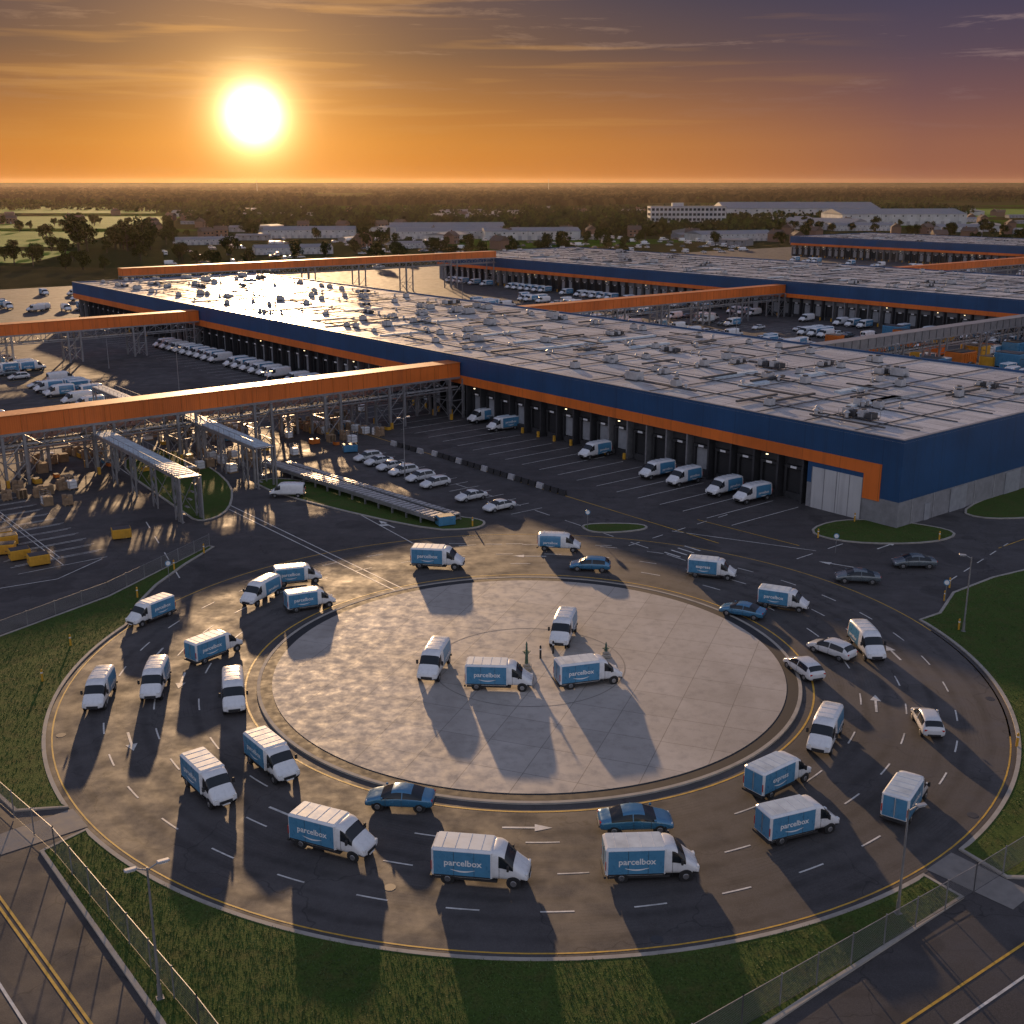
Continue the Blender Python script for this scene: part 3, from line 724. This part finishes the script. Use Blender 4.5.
def pallet(kind):
    mb=MB()
    for y in(-.5,0,.5): mb.box(-.6,.6,y-.06,y+.06,0,.1,'wood')
    for k in range(6): mb.box(-.6+.22*k,-.45+.22*k,-.56,.56,.1,.14,'wood')
    if kind==0:
        for i in range(2):
            for j in range(2):
                for l in range(2 if (i+j)%2 else 3): mb.cbox(-.57+.58*i,-.02+.58*i,-.53+.54*j,-.01+.54*j,.14+.42*l,.54+.42*l,'card',.015)
    elif kind==1:
        for l in range(7): 
            for y in(-.5,0,.5): mb.box(-.6,.6,y-.06,y+.06,.14+.15*l,.25+.15*l,'wood')
            mb.box(-.6,.6,-.56,.56,.25+.15*l,.28+.15*l,'wood')
    else:
        for (x,y) in((-.57,-.53),(.53,-.53),(-.57,.5),(.53,.5)): mb.box(x,x+.04,y,y+.04,.14,1.7,'steel')
        for z in(.5,.9,1.3,1.66): mb.box(-.57,.57,-.53,-.51,z,z+.03,'steel'); mb.box(-.57,.57,.51,.53,z,z+.03,'steel'); mb.box(-.57,-.55,-.5,.5,z,z+.03,'steel'); mb.box(.55,.57,-.5,.5,z,z+.03,'steel')
        mb.cbox(-.5,.5,-.46,.46,.14,1.1,'letter',.03)
    return mb.mesh('pallet_stack')
PL=[pallet(i) for i in range(3)]
for cu,cv,nn in((100,-28,26),(108,-44,26),(86,-52,18),(104,-66,20),(112,-20,14),(84,-78,14),(100,-92,18),(88,-22,10)):
    for i in range(nn):
        p=uv(cu+R.gauss(0,3.2),cv+R.gauss(0,4.5)); place(R.choice(PL),'pallet_stack',(p.x,p.y,.022),ANGU+R.choice((0,1.57))+R.uniform(-.1,.1),R.uniform(1,1.25))
for x,y,k in[(-57,126,'y'),(-59.5,128,'y'),(-60.7,131.4,'y'),(-54,124,'y'),(-47.9,134.2,'y'),(-26.2,180.8,'b'),(-8.5,139.7,'b'),(-62,133,'y')]: skip(k,x,y,R.uniform(.2,.6),.8)
for i in range(26): p=uv(R.uniform(84,106),R.uniform(-110,-15)); skip(R.choice('yyob'),p.x,p.y,ANGU+R.choice((0,1.57)),R.uniform(.35,.6))
for i in range(70): p=uv(R.uniform(30,110),R.uniform(78,165)); skip(R.choice('oooyb'),p.x,p.y,ANGU+R.choice((0,1.57)),R.uniform(1.2,2.4))
for i in range(40): p=uv(R.uniform(190,240),R.uniform(-140,-60)); skip(R.choice('oyb'),p.x,p.y,ANGU+R.choice((0,1.57)),R.uniform(.6,1.2))
def street_lamp(x,y,h=8,ang=0,double=False):
    mb=MB(); mb.cyl((0,0,0),(0,0,.9),.14,.12,10,'steel'); mb.cyl((0,0,.9),(0,0,h),.09,.055,10,'steel')
    for s in((1,-1) if double else (1,)):
        mb.cyl((0,0,h-.15),(s*.6,0,h+.12),.045,.04,8,'steel'); mb.cbox(min(s*.5,s*1.15),max(s*.5,s*1.15),-.14,.14,h+.06,h+.2,'hvac',.04)
        mb.box(min(s*.6,s*1.05),max(s*.6,s*1.05),-.1,.1,h+.035,h+.06,'lampglass')
    mb.box(-.2,.2,-.2,.2,0,.06,'steel')
    return mb.obj('street_lamp',(x,y,.08),ang)
street_lamp(-18.8,51.6,8,.5,True); street_lamp(23,59,7.0,.3); street_lamp(43.8,103.6,7.6,2.8); street_lamp(-37.8,73.8,8,.2,True)
for u_,v_ in((60,-34),(110,-30),(150,-30),(190,-30),(60,90),(120,110),(180,110),(0,110),(240,110),(140,-84),(190,-110)): p=uv(u_,v_); street_lamp(p.x,p.y,9,ANGV,True)
def bollard(x,y,z=.1,h=1.1,m='yellow'):
    mb=MB(); mb.cyl((0,0,0),(0,0,h),.1,.09,10,m); mb.cyl((0,0,h),(0,0,h+.06),.09,.03,10,m); mb.cyl((0,0,h*.7),(0,0,h*.8),.105,.105,10,'letter'); mb.obj('bollard',(x,y,z))
for x,y in((-39.3,113),(-38,122),(-41.5,100),(47,116),(45,112),(37.5,134),(44,141),(52,133),(-5,139),(-36.2,128),(-41,92),(39,80),(43.5,104)): bollard(x,y)
for x,y in((3.8,98),(5,99.3),(2.6,96.9)): bollard(x,y,.16,1.2,'plastic')
def monument(x,y,h):
    mb=MB(); mb.cbox(-.45,.45,-.45,.45,0,.35,'kerb',.05); mb.cbox(-.3,.3,-.3,.3,.35,.6,'kerb',.04)
    mb.cyl((0,0,.6),(0,0,h),.16,.07,10,'green'); mb.cyl((0,0,h*.7),(0,0,h*.74),.24,.24,12,'green'); mb.cyl((0,0,h),(0,0,h+.3),.1,.01,8,'green')
    mb.beam((0,0,h*.55),(.35,0,h*.75),.05,'green'); mb.beam((0,0,h*.55),(-.35,0,h*.75),.05,'green'); mb.obj('monument',(x,y,.16))
monument(1.3,94.4,2.4); monument(8.6,97.2,1.2)
def signpost(x,y,a):
    mb=MB(); mb.cyl((0,0,0),(0,0,2.4),.035,.035,8,'steel'); mb.cyl((.04,0,2.1),(.07,0,2.1),.32,.32,20,'vblue',False); mb.cyl((.07,0,2.1),(.075,0,2.1),.24,.24,20,'letter',False); mb.obj('traffic_sign',(x,y,.1),a)
for x,y,a in((-37.4,118,-1),(45,111.8,-2),(9.5,138,-1.6),(38,128,-2)): signpost(x,y,a)
mb=MB()
for a,r in((200,39.5),(240,39.5),(280,39.5),(320,39.5),(350,39.5),(215,30),(255,35),(300,31),(20,33),(160,37)):
    t=math.radians(a); x,y=CX+r*math.cos(t),CY+r*math.sin(t); mb.cyl((x,y,.03),(x,y,.046),.38,.38,16,'steeldk')
mb.obj('manhole_cover')
def mesh_mat():
    m,nt,b=newmat('chain_link'); co=N(nt,'ShaderNodeTexCoord').outputs['UV']
    sep=N(nt,'ShaderNodeSeparateXYZ'); nt.links.new(co,sep.inputs[0])
    a=mth(nt,'ABSOLUTE',mth(nt,'SUBTRACT',mth(nt,'FRACT',mth(nt,'MULTIPLY',mth(nt,'ADD',sep.outputs[0],sep.outputs[1]),9)),.5))
    c=mth(nt,'ABSOLUTE',mth(nt,'SUBTRACT',mth(nt,'FRACT',mth(nt,'MULTIPLY',mth(nt,'SUBTRACT',sep.outputs[0],sep.outputs[1]),9)),.5))
    al=mth(nt,'MAXIMUM',mth(nt,'GREATER_THAN',a,.41),mth(nt,'GREATER_THAN',c,.41))
    nt.links.new(al,b.inputs['Alpha']); b.inputs['Base Color'].default_value=(.3,.3,.3,1); b.inputs['Metallic'].default_value=.6; b.inputs['Roughness'].default_value=.5
    return m
M['mesh']=mesh_mat()
def fence(pts,h=2.0):
    mb=MB(); quads=[]
    for i in range(len(pts)-1):
        a=Vector((*pts[i],0));b=Vector((*pts[i+1],0)); d=b-a; n=max(1,int(d.length/2.8)); d=d/n
        for k in range(n+1):
            p=a+d*k; mb.cyl(p,p+Vector((0,0,h+.1)),.045,.045,8,'steel')
        mb.beam(a+Vector((0,0,h)),b+Vector((0,0,h)),.035,'steel'); mb.beam(a+Vector((0,0,.12)),b+Vector((0,0,.12)),.02,'steeldk')
        quads.append((a,b))
    for a,b in quads: mb.add([a+Vector((0,0,.15)),b+Vector((0,0,.15)),b+Vector((0,0,h)),a+Vector((0,0,h))],[(0,1,2,3)],'mesh')
    me=mb.mesh('chain_link_fence'); uvl=me.uv_layers.new(name='UVMap')
    nq=len(quads)
    for j,(a,b) in enumerate(quads):
        p=me.polygons[len(me.polygons)-nq+j]; L_=(b-a).length
        for li,c in zip(p.loop_indices,((0,0),(L_,0),(L_,h),(0,h))): uvl.data[li].uv=c
    place(me,'chain_link_fence',(0,0,.08))
fence([(-62,90),(-41,76.5),(-29.6,65.2),(-16.1,49.3),(-4,34)])
fence([(3,43),(11.8,49.3),(28.3,61),(33.5,64.9),(70,92)])
fence([(-62,92),(-49.3,102.3),(-42.6,113.6),(-36.2,130.6)],1.5)
# ---------------------------------------------------------------- trees
def tree_mesh(seed,h=12,lf='leaf'):
    r=random.Random(seed); mb=MB(); th=h*.3
    mb.cyl((0,0,0),(0,0,th),.035*h,.025*h,8,'bark'); mb.cyl((0,0,th),(r.uniform(-.3,.3),0,h*.75),.025*h,.006*h,7,'bark')
    cl=[]
    for i in range(14):
        a=r.uniform(0,6.28); z=h*r.uniform(.25,.9); rad=h*.34*math.sin(math.pi*min(1,(z/h-.1)/.95))*r.uniform(.5,1.15)
        c=Vector((rad*math.cos(a),rad*math.sin(a),z)); cl.append((c,h*r.uniform(.10,.18)))
        mb.cyl((0,0,z*.6),c,.012*h,.004*h,5,'bark')
    cl.append((Vector((0,0,h*.65)),h*.22))
    for c,s in cl:
        for k in range(90):
            d=Vector((r.gauss(0,1),r.gauss(0,1),r.gauss(0,.75))); d=d.normalized()*s*r.uniform(.55,1.15); p=c+d
            n_=Vector((r.gauss(0,1),r.gauss(0,1),r.gauss(0,1))).normalized(); a=n_.orthogonal().normalized(); b=n_.cross(a); q=h*r.uniform(.018,.04)
            mb.add([p-a*q-b*q*.6,p+a*q-b*q*.6,p+a*q*.7+b*q,p-a*q*.7+b*q],[(0,1,2,3)],lf if r.random()<.6 else 'leafdk')
    return mb.mesh('tree')
TR=[tree_mesh(i,12) for i in range(5)]
def tree(x,y,s): place(R.choice(TR),'tree',(x,y,0),R.uniform(0,6.28),s)
for i in range(10): tree(-281+R.uniform(-18,50),754+R.uniform(-25,25),R.uniform(1.0,1.9))
for i in range(230):
    y=R.uniform(540,1250); x=R.uniform(-.46,.1)*y if i%3 else R.uniform(.1,.5)*y
    p=Vector((x,y,0))-O; 
    if -60<p.dot(V)<540 and p.dot(U)<410: continue
    tree(x,y,R.uniform(.5,1.05))
def woodland(rng,n,y0,y1,name):
    mb=MB()
    for i in range(n):
        y=1/(1/y0+(1/y1-1/y0)*R.random()); x=R.uniform(-.5,.52)*y
        if nz.noise(Vector((x*.003,y*.0016,3)))<rng: continue
        h=R.uniform(6,12); w=h*R.uniform(.5,.9)
        for k in range(11):
            c=Vector((x+R.gauss(0,w*.35),y+R.gauss(0,w*.35),h*R.uniform(.1,.95))); q=w*R.uniform(.14,.32)
            a=Vector((R.gauss(0,1),R.gauss(0,.4),R.gauss(0,.6))).normalized(); b=a.orthogonal().normalized()
            mb.add([c-a*q-b*q,c+a*q-b*q*.7,c+a*q*.8+b*q,c-a*q*.6+b*q*1.1],[(0,1,2,3)],'leafdk' if R.random()<.6 else 'leaf')
    mb.obj(name)
woodland(-.02,12000,950,3200,'woodland')
def far_wood():
    mb=MB(); y0,y1=2200,26000
    vs=[];fs=[];ms=[]
    for i in range(42000):
        y=1/(1/y0+(1/y1-1/y0)*R.random()); x=R.uniform(-.52,.52)*y
        if y<7000 and nz.noise(Vector((x*.0011,y*.0014,7)))<-.06: continue
        w=y*R.uniform(.0012,.0042); h=R.uniform(7,15)*(1+.25*nz.noise(Vector((x*.004,y*.004,0))))
        k=len(vs); a=R.uniform(-.5,.5); dx=w*math.cos(a); dy=w*math.sin(a)
        vs+=[(x-dx,y-dy,0),(x+dx,y+dy,0),(x+dx*.8,y+dy,h*R.uniform(.5,.8)),(x+dx*.2,y,h),(x-dx*.5,y-dy*.5,h*R.uniform(.7,.95)),(x-dx*.95,y-dy,h*R.uniform(.35,.7))]
        fs.append((k,k+1,k+2,k+3,k+4,k+5)); ms.append('far1' if R.random()<.65 else 'far2')
    mb.add(vs,fs,ms); mb.obj('distant_woodland')
far_wood()
sheet('field',[(-520,800),(-300,790),(-340,1020),(-700,1100)],.05,'field'); sheet('field',[(-420,640),(-260,630),(-275,740),(-470,760)],.05,'field')
sheet('field',[(-900,1150),(-330,1100),(-420,1500),(-1100,1500)],.05,'field'); sheet('field',[(-1500,1700),(-500,1650),(-600,2100),(-1500,2100)],.05,'field')
sheet('field',[(350,1500),(900,1450),(1100,1900),(400,1900)],.05,'field')
# ---------------------------------------------------------------- distant buildings
def office(x,y,w,d,fl,name='office_building'):
    mb=MB(); h=fl*4.2; mb.box(0,w,0,d,0,h,'white_clad'); mb.box(-.3,w+.3,-.3,d+.3,h,h+.6,'greywall')
    for f in range(fl):
        x_=1.2
        while x_<w-3: mb.box(x_,x_+2.4,-.12,0,f*4.2+1.1,f*4.2+3.3,'glass'); x_+=3.6
        y_=1.5
        while y_<d-3: mb.box(-.12,0,y_,y_+2.4,f*4.2+1.1,f*4.2+3.3,'glass'); y_+=4
    mb.box(w*.3,w*.45,d*.3,d*.6,h+.6,h+3.5,'hvac'); mb.obj(name,(x,y,0))
office(120.6,1030,66,24,5)
def shed(w,d,h,wm_='greywall'):
    mb=MB(); mb.box(0,w,0,d,0,h,wm_)
    mb.add([(-.5,-.5,h),(w+.5,-.5,h),(w+.5,d+.5,h),(-.5,d+.5,h),(-.5,d/2,h+d*.08),(w+.5,d/2,h+d*.08)],[(0,1,5,4),(3,4,5,2),(0,4,3),(1,2,5)],'greywall')
    x=4
    while x<w-6: mb.box(x,x+3.5,-.1,0,0,4,'door'); mb.box(x+4.2,x+5.6,-.1,0,h-2.4,h-1.2,'glass'); x+=9
    return mb.mesh('industrial_unit')
def house():
    mb=MB(); mb.box(0,10,0,8,0,5.5,'brick'); mb.add([(-.4,-.4,5.5),(10.4,-.4,5.5),(10.4,8.4,5.5),(-.4,8.4,5.5),(-.4,4,8.6),(10.4,4,8.6)],[(0,1,5,4),(3,4,5,2),(0,4,3),(1,2,5)],'tile')
    for z in(1,3.6):
        for x in(1,4.2,7.6): mb.box(x,x+1.4,-.06,0,z,z+1.2,'glass')
    mb.box(4.2,5.4,-.08,0,0,2.1,'door'); mb.box(7,7.8,4.5,5.3,7,9.4,'brick'); return mb.mesh('brick_house')
SH=[shed(60,30,7),shed(90,40,8,'white_clad'),shed(40,20,6),shed(130,60,11,'white_clad')]; HS=house()
place(SH[3],'industrial_unit',(232,1290,0),0,1.3); place(SH[3],'industrial_unit',(330,1180,0),.1,1.0); place(SH[1],'industrial_unit',(-95,918,0),.1,1.0); place(SH[1],'industrial_unit',(-20,880,0),.1,.8)
for i in range(100):
    y=R.uniform(700,1900); x=R.uniform(-.3,.5)*y
    p=Vector((x,y,0))-O
    if -60<p.dot(V)<560 and p.dot(U)<440: continue
    place(R.choice(SH),'industrial_unit',(x,y,0),R.choice((.1,.3,-.6,1.2)),R.uniform(.35,.65))
for i in range(90):
    y=R.uniform(750,1700); x=R.uniform(-.45,.45)*y
    p=Vector((x,y,0))-O
    if -60<p.dot(V)<560 and p.dot(U)<440: continue
    place(HS,'brick_house',(x,y,0),R.uniform(0,3),1.0)
def mast(x,y,h):
    mb=MB(); mb.cyl((0,0,0),(0,0,h),1.2,.4,6,'steel'); mb.cyl((0,0,h*.9),(0,0,h*.93),1.5,1.5,8,'steel'); mb.obj('radio_mast',(x,y,0))
mast(160,5200,55); mast(-900,4200,48)
for i in range(500):
    y=R.uniform(560,900); x=R.uniform(-.3,.2)*y; p=Vector((x,y,0))-O
    if p.dot(U)<400 and p.dot(V)>-60: continue
    if i%2: veh(R.choice('WSCG'),x,y,R.choice((20,110)),1.1,.02)
# ---------------------------------------------------------------- sky and light
SE=math.radians(8.5); AZ=math.radians(12.2)
S=Vector((-math.sin(AZ)*math.cos(SE),math.cos(AZ)*math.cos(SE),math.sin(SE)))
ld=bpy.data.lights.new('sun','SUN'); ld.energy=5; ld.angle=math.radians(.9); ld.color=(1,.64,.34)
lo=bpy.data.objects.new('sun',ld); COL.objects.link(lo); lo.rotation_euler=S.to_track_quat('Z','Y').to_euler()
w=bpy.data.worlds.new('World'); sc.world=w; w.use_nodes=True; nt=w.node_tree; nt.nodes.clear()
out=N(nt,'ShaderNodeOutputWorld'); bg=N(nt,'ShaderNodeBackground'); nt.links.new(bg.outputs[0],out.inputs[0])
sky=N(nt,'ShaderNodeTexSky'); sky.sky_type='NISHITA'; sky.sun_disc=False; sky.sun_elevation=SE; sky.sun_rotation=-AZ; sky.air_density=1.5; sky.dust_density=3
tc=N(nt,'ShaderNodeTexCoord'); D=tc.outputs['Generated']
sep=N(nt,'ShaderNodeSeparateXYZ'); nt.links.new(D,sep.inputs[0]); z=sep.outputs[2]
G=Vector((-.209,.9766,.0519)).normalized()
def dot(vec):
    n_=N(nt,'ShaderNodeVectorMath',operation='DOT_PRODUCT'); nt.links.new(D,n_.inputs[0]); n_.inputs[1].default_value=vec; return n_.outputs['Value']
def ramp(fac,stops):
    r_=N(nt,'ShaderNodeValToRGB'); e=r_.color_ramp.elements
    while len(e)<len(stops): e.new(.5)
    for i,(p,c) in enumerate(stops): e[i].position=p; e[i].color=(*c,1)
    nt.links.new(fac,r_.inputs[0]); return r_.outputs[0]
zc=mth(nt,'MAXIMUM',z,0)
cool=ramp(zc,[(0,(.31,.115,.065)),(.03,(.28,.115,.075)),(.065,(.17,.082,.085)),(.10,(.09,.060,.090)),(.145,(.045,.043,.090)),(.35,(.12,.13,.22)),(1,(.19,.22,.33))])
warm=ramp(zc,[(0,(.60,.20,.03)),(.03,(.55,.205,.035)),(.065,(.32,.135,.042)),(.10,(.12,.070,.052)),(.145,(.042,.040,.065)),(.35,(.12,.12,.18)),(1,(.19,.22,.33))])
back=ramp(zc,[(0,(.66,.61,.64)),(.2,(.60,.60,.70)),(.5,(.37,.41,.55)),(1,(.19,.22,.33))])
ca=dot(Vector((G.x,G.y,0)).normalized())
side=remap(nt,ca,.86,.995,0,1)
c=mixc(nt,side,cool,warm)
c=mixc(nt,remap(nt,ca,.6,-.3,0,1),c,back)
cs=mth(nt,'MAXIMUM',dot(G),0)
def glow(n_,k,col):
    g=mth(nt,'MULTIPLY',mth(nt,'POWER',cs,n_),k)
    v_=N(nt,'ShaderNodeVectorMath',operation='SCALE'); v_.inputs[0].default_value=col; nt.links.new(g,v_.inputs['Scale']); return v_.outputs[0]
def addv(a,b):
    n_=N(nt,'ShaderNodeVectorMath',operation='ADD'); nt.links.new(a,n_.inputs[0]); nt.links.new(b,n_.inputs[1]); return n_.outputs[0]
mp=N(nt,'ShaderNodeMapping'); mp.inputs['Scale'].default_value=(3.2,3.2,50); mp.inputs['Rotation'].default_value=(0,.07,0); mp.inputs['Location'].default_value=(.3,0,2.2); nt.links.new(D,mp.inputs[0])
cn=noise(nt,mp.outputs[0],1.0,6,.62,.9,6)
mp3=N(nt,'ShaderNodeMapping'); mp3.inputs['Scale'].default_value=(16,16,120); mp3.inputs['Rotation'].default_value=(0,.12,0); nt.links.new(D,mp3.inputs[0])
cf=noise(nt,mp3.outputs[0],1.0,5,.7,.6,5)
cm=remap(nt,mth(nt,'ADD',cn,mth(nt,'MULTIPLY',mth(nt,'SUBTRACT',cf,.5),.5)),.55,.76,0,1)
band=mth(nt,'MULTIPLY',remap(nt,z,.05,.11,.12,1),remap(nt,z,.3,.6,1,0))
cm=mth(nt,'MULTIPLY',cm,band)
cc=mixc(nt,side,(.40,.27,.25),(.36,.22,.14))
c=mixc(nt,mth(nt,'MULTIPLY',cm,.65),c,cc)
mp5=N(nt,'ShaderNodeMapping'); mp5.inputs['Scale'].default_value=(5,5,110); mp5.inputs['Location'].default_value=(0,0,1.7); nt.links.new(D,mp5.inputs[0])
cb=noise(nt,mp5.outputs[0],1.0,3,.5,.3)
c=mixc(nt,mth(nt,'MULTIPLY',mth(nt,'MULTIPLY',remap(nt,cb,.55,.7,0,.4),side),remap(nt,z,.02,.05,0,1)),c,(.55,.27,.08))
tot=addv(addv(addv(c,glow(9000,8,(1,.85,.55))),glow(2200,2.0,(1,.68,.28))),addv(glow(280,.36,(1,.5,.14)),glow(45,.10,(1,.42,.09))))
sk=N(nt,'ShaderNodeVectorMath',operation='SCALE'); nt.links.new(sky.outputs[0],sk.inputs[0]); sk.inputs['Scale'].default_value=.0015
tot=addv(tot,sk.outputs[0])
nt.links.new(tot,bg.inputs[0]); bg.inputs[1].default_value=1.0
# thin evening mist over the countryside
hm=bpy.data.materials.new('evening_haze'); hm.use_nodes=True; nt=hm.node_tree; nt.nodes.clear()
o_=N(nt,'ShaderNodeOutputMaterial'); vs_=N(nt,'ShaderNodeVolumeScatter'); vs_.inputs['Density'].default_value=.000018; vs_.inputs['Anisotropy'].default_value=.6; vs_.inputs['Color'].default_value=(1,.78,.58,1)
nt.links.new(vs_.outputs[0],o_.inputs['Volume']); M['haze']=hm
mb=MB(); mb.box(-9000,9000,330,9000,-2,60,'haze'); mb.obj('haze')
# ---------------------------------------------------------------- camera
cd=bpy.data.cameras.new('camera'); cd.sensor_width=36; cd.lens=36*1145/1024; cd.clip_end=100000; cd.clip_start=.5
co_=bpy.data.objects.new('camera',cd); COL.objects.link(co_); co_.location=(0,0,42); co_.rotation_euler=(math.pi/2-math.atan(330/1145),0,0)
sc.camera=co_
sc.view_settings.view_transform='Standard'; sc.view_settings.look='None'; sc.view_settings.exposure=0
